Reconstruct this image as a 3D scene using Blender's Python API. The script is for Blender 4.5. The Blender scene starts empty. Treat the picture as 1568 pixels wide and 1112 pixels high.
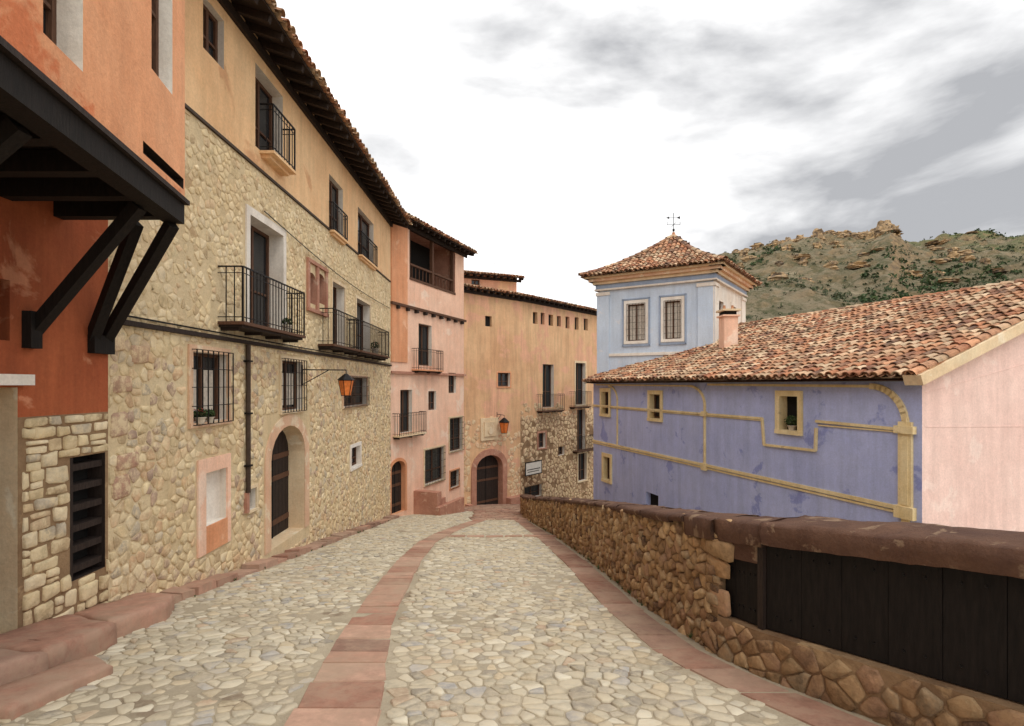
import bpy, math, random
import numpy as np
from mathutils import Vector, noise
random.seed(7)
R=random.random
def U(a,b): return a+(b-a)*R()
V=Vector
F=800.0; CU=784.0; HV=590.0   # survey constants (focal, centre, eye-level) used to measure facades
def lin(r,g,b,k=1.0):
    f=lambda c:((c/255)/12.92 if c/255<=.04045 else ((c/255+.055)/1.055)**2.4)*k
    return (f(r),f(g),f(b),1)
def st(x,y): return -1.65-.17*y
# ------------------------------------------------------------ materials
def nodes(name,rough=.9,metal=0):
    m=bpy.data.materials.new(name); m.use_nodes=True; nt=m.node_tree
    b=nt.nodes['Principled BSDF']; b.inputs['Roughness'].default_value=rough; b.inputs['Metallic'].default_value=metal
    b.inputs['Specular IOR Level'].default_value=.25
    return m,nt,b
def N_(nt,t,**k):
    n=nt.nodes.new(t)
    for a,v in k.items(): setattr(n,a,v)
    return n
def noise_n(nt,vec,scale,detail=6,rough=.6,dist=0):
    n=N_(nt,'ShaderNodeTexNoise'); n.inputs['Scale'].default_value=scale; n.inputs['Detail'].default_value=detail
    n.inputs['Roughness'].default_value=rough; n.inputs['Distortion'].default_value=dist
    if vec is not None: nt.links.new(vec,n.inputs['Vector'])
    return n.outputs['Fac']
def ramp(nt,fac,p0,p1,c0=(0,0,0,1),c1=(1,1,1,1)):
    r=N_(nt,'ShaderNodeValToRGB'); e=r.color_ramp.elements
    e[0].position=p0;e[1].position=p1;e[0].color=c0;e[1].color=c1
    nt.links.new(fac,r.inputs['Fac']); return r.outputs['Color']
def mix(nt,fac,a,b,mode='MIX'):
    n=N_(nt,'ShaderNodeMixRGB',blend_type=mode)
    for i,x in ((0,fac),(1,a),(2,b)):
        if isinstance(x,(int,float)): n.inputs[i].default_value=x
        elif isinstance(x,tuple): n.inputs[i].default_value=x
        else: nt.links.new(x,n.inputs[i])
    return n.outputs[0]
def coords(nt,sc=(1,1,1)):
    tc=N_(nt,'ShaderNodeTexCoord'); mp=N_(nt,'ShaderNodeMapping'); mp.inputs['Scale'].default_value=sc
    nt.links.new(tc.outputs['Object'],mp.inputs['Vector']); return mp.outputs['Vector']
def bump(nt,b,h,strength,dist=.02):
    n=N_(nt,'ShaderNodeBump'); n.inputs['Strength'].default_value=strength; n.inputs['Distance'].default_value=dist
    nt.links.new(h,n.inputs['Height']); nt.links.new(n.outputs[0],b.inputs['Normal'])
g=lambda v:(v,v,v,1)
def plaster(name,c1,c2,c3=None,s=.6,patch=.6,streak=.35,bmp=.35,rough=.93):
    m,nt,b=nodes(name,rough); v=coords(nt)
    c=mix(nt,ramp(nt,noise_n(nt,v,s,9,.68),.38,.64),c1,c2)
    if c3: c=mix(nt,ramp(nt,noise_n(nt,v,s*1.9,7,.6,.4),patch,patch+.05),c,c3)
    v2=coords(nt,(3,3,.3))
    c=mix(nt,streak,c,mix(nt,1.0,c,ramp(nt,noise_n(nt,v2,1.3,7,.7),.4,.68,g(1.0),g(.5)),'MULTIPLY'))
    c=mix(nt,1.0,c,ramp(nt,noise_n(nt,v,26,8,.7),.3,.7,g(.86),g(1.07)),'MULTIPLY')
    c=mix(nt,1.0,c,ramp(nt,noise_n(nt,v,3.2,8,.75),.3,.7,g(.9),g(1.05)),'MULTIPLY')
    nt.links.new(c,b.inputs['Base Color'])
    h=mix(nt,.5,noise_n(nt,v,3.5,9,.65),noise_n(nt,v,30,6,.7)); bump(nt,b,h,bmp,.03)
    return m
def attrmat(name,rough=.9,s=9,lo=.72,hi=1.2,bmp=.4,dist=.015,tint=None,smear=None):
    m,nt,b=nodes(name,rough); v=coords(nt)
    a=N_(nt,'ShaderNodeAttribute'); a.attribute_name='Col'
    c=mix(nt,1.0,a.outputs['Color'],ramp(nt,noise_n(nt,v,s,9,.7),.3,.7,g(lo),g(hi)),'MULTIPLY')
    if smear: c=mix(nt,ramp(nt,noise_n(nt,v,smear[2],9,.75),.46,.58,g(0),g(smear[1])),c,smear[0])
    if tint: c=mix(nt,ramp(nt,noise_n(nt,v,.8,7,.7),.45,.7,g(0),g(tint[1])),c,tint[0])
    nt.links.new(c,b.inputs['Base Color'])
    bump(nt,b,mix(nt,.5,noise_n(nt,v,s*2.2,9,.7),noise_n(nt,v,s*.6,4,.6)),bmp,dist); return m
def simple(name,c,rough=.6,metal=0,s=14,lo=.7,hi=1.25,bmp=.2,stretch=(1,1,1)):
    m,nt,b=nodes(name,rough,metal); v=coords(nt,stretch)
    cc=mix(nt,1.0,c,ramp(nt,noise_n(nt,v,s,7,.65),.3,.7,g(lo),g(hi)),'MULTIPLY')
    nt.links.new(cc,b.inputs['Base Color']); bump(nt,b,noise_n(nt,v,s*1.5,7,.7),bmp,.01); return m

M={}
M['peach']=plaster('plaster_peach',lin(242,204,158),lin(236,190,142),lin(222,172,128),.5,.63,.3)
M['orange']=plaster('plaster_orange',lin(230,168,128),lin(218,150,108),lin(236,184,148),.7,.6,.35)
M['red']=plaster('plaster_red',lin(178,98,62),lin(150,74,46),lin(200,132,98),.8,.6,.6,.5)
M['redtop']=plaster('plaster_terracotta',lin(234,172,130),lin(226,156,112),lin(212,126,84),.6,.58,.3,.5)
M['pink']=plaster('plaster_pink',lin(244,204,178),lin(238,190,162),lin(244,214,192),.6,.58,.3)
M['palepink']=plaster('plaster_pale_pink',lin(238,208,198),lin(232,198,188),lin(242,216,206),.7,.6,.3)
M['ochre']=plaster('plaster_ochre',lin(230,190,148),lin(214,168,128),lin(228,176,144),.35,.52,.5)
M['blue']=plaster('plaster_blue',lin(184,191,228),lin(174,182,224),lin(148,156,208),.7,.6,.35)
M['paleblue']=plaster('plaster_pale_blue',lin(204,216,230),lin(192,206,224),lin(214,218,226),.8,.6,.3)
M['greyblue']=plaster('plaster_grey_blue',lin(160,174,194),lin(148,162,184),None,.9,.6,.3)
M['yellow']=plaster('trim_yellow',lin(234,214,170),lin(222,196,144),lin(200,178,140),1.5,.62,.4)
M['white']=plaster('plaster_white',lin(236,230,220),lin(226,214,200),None,1.0,.6,.3)
M['cream']=plaster('plaster_cream',lin(230,210,176),lin(220,192,156),lin(236,220,192),1.2,.6,.3)
M['palestone']=plaster('dressed_stone',lin(226,192,160),lin(212,170,140),lin(230,208,178),1.6,.55,.3)
M['mortar']=plaster('mortar',lin(226,206,168),lin(212,188,148),lin(194,166,128),.8,.6,.3,1.0)
M['mortar2']=plaster('mortar_dark',lin(160,132,100),lin(130,102,76),lin(186,156,118),1.2,.6,.4,1.0)
M['sand']=plaster('street_sand',lin(180,168,146),lin(162,150,128),lin(144,128,108),.9,.6,0,.8)
M['cap']=plaster('parapet_cap',lin(106,78,62),lin(84,60,50),lin(138,114,92),2.2,.58,0,1.0)
M['redstone']=plaster('red_sandstone',lin(190,142,120),lin(168,118,98),lin(200,164,142),2.0,.6,.2,.7)
M['wood']=simple('dark_wood',lin(48,38,33),.75,0,9,.55,1.4,.5,(5,5,.8))
M['wood2']=simple('brown_wood',lin(92,64,48),.7,0,9,.6,1.3,.4,(5,5,.8))
M['black']=simple('tarred_boards',lin(26,21,18),.8,0,7,.5,1.5,.4,(5,5,.7))
M['iron']=simple('wrought_iron',lin(34,32,32),.5,.5)
M['pipe']=simple('rusty_pipe',lin(72,58,48),.6,.2)
M['glass'],_nt,_b=nodes('window_glass',.12); _b.inputs['Base Color'].default_value=(.02,.022,.025,1); _b.inputs['Specular IOR Level'].default_value=.3
M['void']=simple('interior_dark',(.012,.011,.01,1),.9)
M['curtain']=simple('curtain',lin(200,190,176),.9)
M['stone']=attrmat('rubble_stone',.95,8,.66,1.22,1.0,.03,(lin(218,192,148),.45),(lin(224,204,166),.85,5.5))
M['wstone']=attrmat('parapet_stone',.95,11,.5,1.35,1.0,.03,None,(lin(170,138,102),.7,5))
M['cobble']=attrmat('cobblestone',.85,12,.76,1.2,.8,.012,(lin(190,174,146),.55),(lin(190,178,154),.65,6))
M['slab']=attrmat('sandstone_slab',.9,7,.72,1.2,.7,.015,(lin(172,154,132),.6),(lin(164,136,116),.6,3))
M['tile']=attrmat('clay_tile',.9,10,.5,1.2,.6,.01,(lin(148,126,100),.5),(lin(196,150,116),.4,2.5))
M['leaf']=attrmat('foliage',.8,6,.6,1.3,.1)
M['lamp']=simple('amber_glass',lin(214,120,60),.25)
M['signw']=simple('sign_enamel',lin(208,204,196),.4,0,5,.85,1.05)
M['pot']=simple('clay_pot',lin(190,178,160),.8)
# ------------------------------------------------------------ mesh builder
class MB:
    def __init__(s): s.v=[];s.f=[];s.m=[];s.c=[];s.mats=[]
    def mi(s,k):
        if k not in s.mats: s.mats.append(k)
        return s.mats.index(k)
    def face(s,pts,k,col=(1,1,1)):
        b=len(s.v); s.v.extend([tuple(p) for p in pts]); s.f.append(tuple(range(b,b+len(pts)))); s.m.append(s.mi(k)); s.c.append(col)
    def add(s,vs,fs,k,col=(1,1,1)):
        b=len(s.v); s.v.extend([tuple(p) for p in vs]); i=s.mi(k)
        for f in fs: s.f.append(tuple(b+q for q in f)); s.m.append(i); s.c.append(col)
    def hexa(s,p,k,col=(1,1,1)): # p: 8 pts bottom4 top4
        s.add(p,[(3,2,1,0),(4,5,6,7),(0,1,5,4),(1,2,6,5),(2,3,7,6),(3,0,4,7)],k,col)
    def fbox(s,fr,a0,a1,z0,z1,o0,o1,k,col=(1,1,1)):
        s.hexa([fr.P(a0,z0,o0),fr.P(a0,z0,o1),fr.P(a1,z0,o1),fr.P(a1,z0,o0),fr.P(a0,z1,o0),fr.P(a0,z1,o1),fr.P(a1,z1,o1),fr.P(a1,z1,o0)],k,col)
    def beam(s,p,q,w,h,k,up=V((0,0,1)),col=(1,1,1)):
        p=V(p);q=V(q);d=(q-p).normalized(); 
        if abs(d.dot(up))>.98: up=V((0,1,0))
        a=d.cross(up).normalized()*(w/2); b=a.cross(d).normalized()*(h/2)
        s.hexa([p-a-b,p+a-b,q+a-b,q-a-b,p-a+b,p+a+b,q+a+b,q-a+b],k,col)
    def tube(s,p,q,r,k,n=6,r2=None,cap=True,col=(1,1,1)):
        p=V(p);q=V(q);d=(q-p).normalized();up=V((0,0,1)) if abs(d.z)<.9 else V((1,0,0))
        a=d.cross(up).normalized();b=a.cross(d); r2=r if r2 is None else r2
        vs=[];
        for (c,rr) in ((p,r),(q,r2)):
            for i in range(n):
                t=2*math.pi*i/n; vs.append(c+a*math.cos(t)*rr+b*math.sin(t)*rr)
        fs=[(i,(i+1)%n,n+(i+1)%n,n+i) for i in range(n)]
        if cap: fs+= [tuple(range(n))[::-1],tuple(range(n,2*n))]
        s.add(vs,fs,k,col)
    def build(s,name,parent=None,smooth=False):
        me=bpy.data.meshes.new(name); me.from_pydata(s.v,[],s.f); 
        for k in s.mats: me.materials.append(M[k])
        me.polygons.foreach_set('material_index',s.m)
        ca=me.color_attributes.new('Col','FLOAT_COLOR','CORNER')
        arr=[]
        for f,c in zip(s.f,s.c): arr.extend((c[0],c[1],c[2],1.0)*len(f))
        ca.data.foreach_set('color',arr)
        if smooth: me.polygons.foreach_set('use_smooth',[True]*len(s.f))
        me.update()
        o=bpy.data.objects.new(name,me); bpy.context.scene.collection.objects.link(o)
        if parent: o.parent=parent
        return o
def empty(name):
    o=bpy.data.objects.new(name,None); bpy.context.scene.collection.objects.link(o); return o
class Fr:
    def __init__(s,x0,y0,x1,y1):
        s.x0=x0;s.y0=y0;L=math.hypot(x1-x0,y1-y0);s.L=L;s.dx=(x1-x0)/L;s.dy=(y1-y0)/L;s.nx=s.dy;s.ny=-s.dx
    def P(s,a,z,o=0): return V((s.x0+s.dx*a+s.nx*o,s.y0+s.dy*a+s.ny*o,z))
    def s(s,u,o=0):
        a=(u-CU)/F; return (a*(s.y0+s.ny*o)-(s.x0+s.nx*o))/(s.dx-a*s.dy)
    def z(s,u,v,o=0): return (HV-v)*(s.y0+s.dy*s.s(u,o)+s.ny*o)/F
    d=property(lambda s:V((s.dx,s.dy,0))); n=property(lambda s:V((s.nx,s.ny,0)))
def op(fr,u0,u1,vt,vb,d=.2,arch=0,rev='white',fill='window',sur=None,sw=.1,so=.03,grille=False):
    um=(u0+u1)/2
    return dict(s0=fr.s(u0),s1=fr.s(u1),z1=fr.z(um,vt),z0=fr.z(um,vb),d=d,arch=arch,rev=rev,fill=fill,sur=sur,sw=sw,so=so,grille=grille)
def arc(o,n=10,grow=0):
    c=(o['s0']+o['s1'])/2; ra=(o['s1']-o['s0'])/2+grow; rb=o['arch']+grow; zs=o['z1']-o['arch']
    return [(c-ra*math.cos(math.pi*i/n),zs+rb*math.sin(math.pi*i/n)) for i in range(n+1)]
def wall(mb,fr,s0,s1,z0,z1,ops,mf):
    ss=sorted(set([s0,s1]+[x for o in ops for x in (o['s0'],o['s1']) if s0<x<s1])); zc=mf[1] if isinstance(mf,tuple) else []
    zs=sorted(set([z0,z1]+[x for o in ops for x in (o['z0'],o['z1']) if z0<x<z1]+[z for z in zc if z0<z<z1]))
    f=mf[0] if isinstance(mf,tuple) else (lambda a,z:mf)
    for i in range(len(ss)-1):
        for j in range(len(zs)-1):
            a=(ss[i]+ss[i+1])/2;z=(zs[j]+zs[j+1])/2
            if any(o['s0']<a<o['s1'] and o['z0']<z<o['z1'] for o in ops): continue
            mb.face([fr.P(ss[i],zs[j]),fr.P(ss[i+1],zs[j]),fr.P(ss[i+1],zs[j+1]),fr.P(ss[i],zs[j+1])],f(a,z))
    for o in ops:
        a,b,c,d,e=o['s0'],o['s1'],o['z0'],o['z1'],-o['d'];k=o['rev']; P=fr.P
        zs_=d-o['arch']; wm=f((a+b)/2,d-.01)
        mb.face([P(a,c,0),P(a,c,e),P(a,zs_,e),P(a,zs_,0)],k); mb.face([P(b,c,e),P(b,c,0),P(b,zs_,0),P(b,zs_,e)],k)
        mb.face([P(a,c,0),P(b,c,0),P(b,c,e),P(a,c,e)],k)
        if o['arch']:
            A=arc(o); n=len(A)-1
            for i in range(n):
                p,q=A[i],A[i+1]; mb.face([P(p[0],p[1],0),P(p[0],p[1],e),P(q[0],q[1],e),P(q[0],q[1],0)],k)
                cx=a if i<n/2 else b
                mb.face([P(cx,d),P(p[0],p[1]),P(q[0],q[1])],wm)
        else: mb.face([P(a,d,e),P(b,d,e),P(b,d,0),P(a,d,0)],k)
        fl=o['fill']; w=b-a
        if fl=='window':
            mb.face([P(a,c,e),P(b,c,e),P(b,d,e),P(a,d,e)],'glass'); t=min(.06,w*.12)
            for q in ((a,a+t),(b-t,b),((a+b)/2-t/2,(a+b)/2+t/2)): mb.fbox(fr,q[0],q[1],c,d,e+.002,e+.04,'wood2')
            for q in ((c,c+t),(d-t,d),(c+(d-c)*.36,c+(d-c)*.36+t*.6)): mb.fbox(fr,a+.003,b-.003,q[0],q[1],e+.004,e+.036,'wood2')
        elif fl in('curtain','half'):
            mb.face([P(a,c,e),P(b,c,e),P(b,d,e),P(a,d,e)],'curtain' if fl=='curtain' else 'glass'); t=.05
            if fl=='half':
                for q in ((a+.08,(a+b)/2-.06),((a+b)/2+.06,b-.08)): mb.fbox(fr,q[0],q[1],c+.1,d-.25,e+.001,e+.008,'curtain')
            for q in ((a,a+t),(b-t,b),((a+b)/2-t/2,(a+b)/2+t/2)): mb.fbox(fr,q[0],q[1],c,d,e+.002,e+.04,'wood2')
            for q in ((c,c+t),(d-t,d)): mb.fbox(fr,a+.003,b-.003,q[0],q[1],e+.004,e+.036,'wood2')
        elif fl=='door':
            mb.face([P(a,c,e),P(b,c,e),P(b,d,e),P(a,d,e)],'wood'); n=max(3,int(w/.16))
            for i in range(n): mb.fbox(fr,a+w*i/n+.006,a+w*(i+1)/n-.006,c,d,e+.002,e+.03,'wood')
            for zz in (c+.25,c+(d-c)*.5,d-.35-o['arch']*.6): mb.fbox(fr,a+.03,b-.03,zz,zz+.11,e+.031,e+.05,'wood2')
            mb.fbox(fr,(a+b)/2-.012,(a+b)/2+.012,c,d,e+.03,e+.055,'void')
        elif fl=='white': mb.face([P(a,c,e),P(b,c,e),P(b,d,e),P(a,d,e)],'white')
        elif fl=='louvre':
            mb.face([P(a,c,e),P(b,c,e),P(b,d,e),P(a,d,e)],'void'); n=6
            for i in range(n):
                zz=c+(d-c)*(i+.3)/n; mb.fbox(fr,a+.01,b-.01,zz,zz+.07,e+.02,-.03,'wood')
            mb.fbox(fr,a,a+.05,c,d,e+.03,-.01,'wood')
        else: mb.face([P(a,c,e),P(b,c,e),P(b,d,e),P(a,d,e)],'void')
        if o['sur']:
            t=o['sw'];so=o['so'];k=o['sur']
            mb.fbox(fr,a-t,a,c,zs_,.001,so,k); mb.fbox(fr,b,b+t,c,zs_,.001,so,k)
            if not o['arch']: mb.fbox(fr,a-t,b+t,d,d+t*1.1,.001,so,k)
            else:
                A=arc(o);B=arc(o,grow=t)
                for i in range(len(A)-1):
                    p,q,r,s_=A[i],A[i+1],B[i+1],B[i]
                    mb.hexa([P(*p,.001),P(*q,.001),P(*r,.001),P(*s_,.001),P(*p,so),P(*q,so),P(*r,so),P(*s_,so)],k)
            if fl!='door': mb.fbox(fr,a-t,b+t,c-t*.8,c,.001,so+.02,k)
        if o['grille']:
            gd=o['grille']; n=max(3,int(w/.12)); 
            for i in range(n+1):
                s_=a-.03+(w+.06)*i/n; mb.beam(fr.P(s_,c-.03,gd),fr.P(s_,d+.03,gd),.014,.014,'iron')
            m_=max(2,int((d-c)/.25))
            for i in range(m_+1):
                z=c-.03+(d-c+.06)*i/m_; mb.beam(fr.P(a-.03,z,gd),fr.P(b+.03,z,gd),.016,.01,'iron')
                for s_ in (a-.03,b+.03): mb.beam(fr.P(s_,z,0),fr.P(s_,z,gd),.012,.012,'iron')
def shell(mb,fr,s0,s1,z0,z1,dep,k):
    P=fr.P
    mb.face([P(s0,z0,-dep),P(s0,z0),P(s0,z1),P(s0,z1,-dep)],k); mb.face([P(s1,z0),P(s1,z0,-dep),P(s1,z1,-dep),P(s1,z1)],k)
    mb.face([P(s1,z0,-dep),P(s0,z0,-dep),P(s0,z1,-dep),P(s1,z1,-dep)],k)
def balcony(mb,fr,s0,s1,z,dep,h=.88,slab='cream',cor=True):
    mb.fbox(fr,s0,s1,z-.05,z,.0,dep,slab)
    if cor:
        mb.fbox(fr,s0+.04,s1-.04,z-.09,z-.052,.0,dep-.05,'wood')
        for i in range(max(2,int((s1-s0)/.7))+1):
            t=s0+.1+(s1-s0-.2)*i/max(2,int((s1-s0)/.7)); mb.fbox(fr,t-.02,t+.02,z-.14,z-.092,0,dep*.7,'wood')
    else: mb.fbox(fr,s0+.08,s1-.08,z-.11,z-.052,.0,dep*.6,slab)
    e=dep-.03
    for zz,w in ((z+.07,.018),(z+h,.03),(z+h-.1,.014)):
        mb.beam(fr.P(s0+.02,zz,e),fr.P(s1-.02,zz,e),w,w*.7,'iron')
        for s_ in (s0+.02,s1-.02): mb.beam(fr.P(s_,zz,0),fr.P(s_,zz,e),w,w*.7,'iron')
    n=int((s1-s0)/.115)
    for i in range(n+1):
        s_=s0+.02+(s1-s0-.04)*i/n; w=.026 if i in(0,n) else .013; mb.beam(fr.P(s_,z,e),fr.P(s_,z+h,e),w,w,'iron')
    n=max(2,int(dep/.115))
    for s_ in (s0+.02,s1-.02):
        for i in range(1,n): mb.beam(fr.P(s_,z,e*i/n),fr.P(s_,z+h,e*i/n),.013,.013,'iron')
# ------------------------------------------------------------ tiles
TP=[lin(204,150,114),lin(186,126,92),lin(218,184,150),lin(166,106,78),lin(192,166,136),lin(140,98,80),lin(220,194,162),lin(182,136,106),lin(120,92,78)]
def tcol():
    c=random.choice(TP);k=U(.78,1.06);return (c[0]*k,c[1]*k,c[2]*k)
def tiles(mb,O,A,B,Nn,la,lb,inside=None,sp=.21,ln=.38,post=None,top=True):
    st_=ln*.76; na=int(la/sp); nb=int(math.ceil(lb/st_))
    sp=la/na
    for i in range(na+1):
        for j in range(nb):
            for kind in (0,1):
                a=i*sp+(sp/2 if kind==0 else 0)
                if kind==0 and i==na: continue
                b0=j*st_+U(-.04,.04); b1=min(b0+ln,lb+.02)
                if b1-b0<.08: continue
                if inside and not inside(a,b0+.12): continue
                a2=a+U(-.02,.02); r0=.096+U(-.008,.006); r1=.078; n=6 if kind==0 else 4
                tw=U(-.03,.03); dz=U(-.01,.014)
                vs=[]
                for (b,r,c) in ((b0,r0,.075+dz),(b1,r1,.045)):
                    for q in range(n+1):
                        t=math.pi*q/n
                        x=-r*math.cos(t)+(tw if b==b1 else 0); y=(c-.02+r*.85*math.sin(t)) if kind==0 else (c+.02-r*.8*math.sin(t)-.02)
                        p=O+A*(a2+x)+B*b+Nn*y
                        vs.append(post(p,b) if post else p)
                m=n+1; fs=[(q,q+1,m+q+1,m+q) for q in range(n)]
                col=tcol(); mb.add(vs,fs,'tile',col)
                if kind==0: # rim thickness
                    vs2=[]
                    for q in range(n+1):
                        t=math.pi*q/n
                        for r in (r0,r0-.022):
                            p=O+A*(a2-r*math.cos(t))+B*(b0-.001)+Nn*(.055+dz+r*.85*math.sin(t)); vs2.append(post(p,b0) if post else p)
                    mb.add(vs2,[(2*q,2*q+1,2*q+3,2*q+2) for q in range(n)],'tile',(col[0]*.8,col[1]*.8,col[2]*.8))
                    if j==0 and U(0,1)<.8: mb.face([vs2[2*q+1]+B*.06 for q in range(n+1)],'mortar2')
def ridge(mb,p,q,r=.12):
    d=(q-p); L=d.length; d.normalize(); A=d.cross(V((0,0,1))).normalized(); Nn=A.cross(d)
    n=max(1,int(L/.32))
    for i in range(n):
        c0=p+d*(L*i/n-.03); c1=p+d*(L*(i+1)/n+.03); vs=[]; hh=U(-.012,.015)
        for c,rr,h in ((c0,r,.03+hh),(c1,r*.85,.01)):
            for k in range(7):
                t=math.pi*k/6; vs.append(c-A*rr*math.cos(t)+Nn*(h+rr*.9*math.sin(t)))
        mb.add(vs,[(k,k+1,8+k,7+k) for k in range(6)],'tile',tcol())
def eave(name,par,fr,s0,s1,z,over,pitch,back,rows=5,raf=.45):
    mb=MB(); tp=math.tan(math.radians(pitch)); P=fr.P
    def Z(o): return z+(over-o)*tp
    a,b=s0,s1
    mb.hexa([P(a,Z(over)-.05,over),P(a,Z(-back)-.05,-back),P(b,Z(-back)-.05,-back),P(b,Z(over)-.05,over),P(a,Z(over),over),P(a,Z(-back),-back),P(b,Z(-back),-back),P(b,Z(over),over)],'wood')
    n=int((b-a)/raf)
    for i in range(n+1):
        s_=a+.06+(b-a-.12)*i/n; mb.beam(P(s_,Z(over-.06)-.115,over-.06),P(s_,Z(-.15)-.115,-.15),.09,.12,'wood')
    mb.fbox(fr,a,b,Z(0)-.34,Z(0)-.18,.0,.07,'wood')
    mb.build('eave_timber',par)
    mb=MB(); up=V((-fr.nx,-fr.ny,tp)).normalized(); Nn=fr.d.cross(up); 
    if Nn.z<0: Nn=-Nn
    tiles(mb,P(a,Z(over)-.0,over)-up*.08,fr.d,up,Nn,b-a,rows*.29)
    O=P(a,Z(over)+.05,over)+up*rows*.28
    mb.face([O,O+fr.d*(b-a),P(b,Z(-back)+.05,-back),P(a,Z(-back)+.05,-back)],'tile',TP[1][:3])
    mb.build('roof_tiles',par)
# ------------------------------------------------------------ irregular stones (cell decomposition)
def clip(poly,px,py,nx,ny):
    out=[];n=len(poly)
    for i in range(n):
        a=poly[i];b=poly[(i+1)%n]
        da=(a[0]-px)*nx+(a[1]-py)*ny; db=(b[0]-px)*nx+(b[1]-py)*ny
        if da<=0: out.append(a)
        if (da<0<db) or (db<0<da):
            t=da/(da-db); out.append((a[0]+(b[0]-a[0])*t,a[1]+(b[1]-a[1])*t))
    return out
def cells(a0,a1,b0,b1,ca,cb,jit=.38,drop=.15,keep=None):
    na=int((a1-a0)/ca)+2; nb=int((b1-b0)/cb)+2; pts={}
    for j in range(nb):
        for i in range(na):
            if R()<drop: continue
            pts[(i,j)]=(a0+(i-.5+.5*(j%2)+U(-jit,jit))*ca, b0+(j-.5+U(-jit,jit)*.8)*cb)
    for (i,j),p in pts.items():
        if keep and not keep(*p): continue
        poly=[(p[0]-ca*1.6,p[1]-cb*1.6),(p[0]+ca*1.6,p[1]-cb*1.6),(p[0]+ca*1.6,p[1]+cb*1.6),(p[0]-ca*1.6,p[1]+cb*1.6)]
        for dj in (-2,-1,0,1,2):
            for di in (-2,-1,0,1,2):
                q=pts.get((i+di,j+dj))
                if q is None or (di==0 and dj==0): continue
                nx=(q[0]-p[0]);ny=(q[1]-p[1])
                poly=clip(poly,(p[0]+q[0])/2,(p[1]+q[1])/2,nx,ny)
                if len(poly)<3: break
            if len(poly)<3: break
        if len(poly)>=3: yield p,poly
def courses(a0,a1,b0,b1,ca,cb):
    # roughly squared, coursed rubble
    z=b0
    while z<b1:
        h=cb*U(.7,1.35); a=a0-U(0,ca)
        while a<a1:
            w=ca*U(.5,1.5); j=lambda: U(-.016,.016); x0,x1=max(a,a0),min(a+w,a1)
            if x1-x0>.05:
                if h>cb*.95 and R()<.22:
                    m_=z+h*U(.4,.6); 
                    for q0,q1 in ((z,m_),(m_,z+h)): yield ((x0+x1)/2,(q0+q1)/2),[(x0,q0+j()),(x1,q0+j()),(x1,q1+j()),(x0,q1+j())]
                else: yield ((x0+x1)/2,z+h/2),[(x0+j(),z+j()),(x1+j(),z+j()),(x1+j(),z+h+j()),((x0+x1)/2,z+h+j()),(x0+j(),z+h+j())]
            a+=w
        z+=h
def put_stone(mb,poly,mp,h,gap,k,col,rnd=.15,sink=.01,flat=.8):
    if len(poly)<3: return
    cx=sum(p[0] for p in poly)/len(poly);cy=sum(p[1] for p in poly)/len(poly)
    r=sum(math.hypot(p[0]-cx,p[1]-cy) for p in poly)/len(poly)
    if r<.02: return
    sc=max(.3,1-gap/r)
    P=poly; jt=.0
    if rnd:
        Q=[];n=len(P);jt=.05
        for i in range(n):
            a=P[i];b=P[(i+1)%n]
            if math.hypot(a[0]-b[0],a[1]-b[1])<r*.12: Q.append(((a[0]+b[0])/2,(a[1]+b[1])/2)); continue
            t=rnd*U(.6,1.5)
            Q.append((a[0]*(1-t)+b[0]*t,a[1]*(1-t)+b[1]*t)); Q.append((a[0]*t+b[0]*(1-t),a[1]*t+b[1]*(1-t)))
        P=Q
    P=[(cx+(p[0]-cx)*sc*U(1-jt*1.6,1+jt),cy+(p[1]-cy)*sc*U(1-jt*1.6,1+jt)) for p in P]
    n=len(P); tx,ty=U(-.3,.3)*h/r,U(-.3,.3)*h/r; vs=[]
    for s_,hh in ((1,-sink),(.96,h*.6),(flat,h*.98)):
        for p in P:
            x=(p[0]-cx)*s_;y=(p[1]-cy)*s_; o=hh+((tx*x+ty*y+U(-.12,.12)*h) if hh>0 else 0)
            vs.append(mp(cx+x,cy+y,o))
    vs.append(mp(cx,cy,h*1.02))
    fs=[]
    for q in (0,n):
        for i in range(n): fs.append((q+i,q+(i+1)%n,q+n+(i+1)%n,q+n+i))
    for i in range(n): fs.append((2*n+i,2*n+(i+1)%n,3*n))
    mb.add(vs,fs,k,col)
def pal(P,w=None,lo=.86,hi=1.1):
    c=random.choices(P,w)[0];k=U(lo,hi);return (c[0]*k,c[1]*k,c[2]*k)
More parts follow.
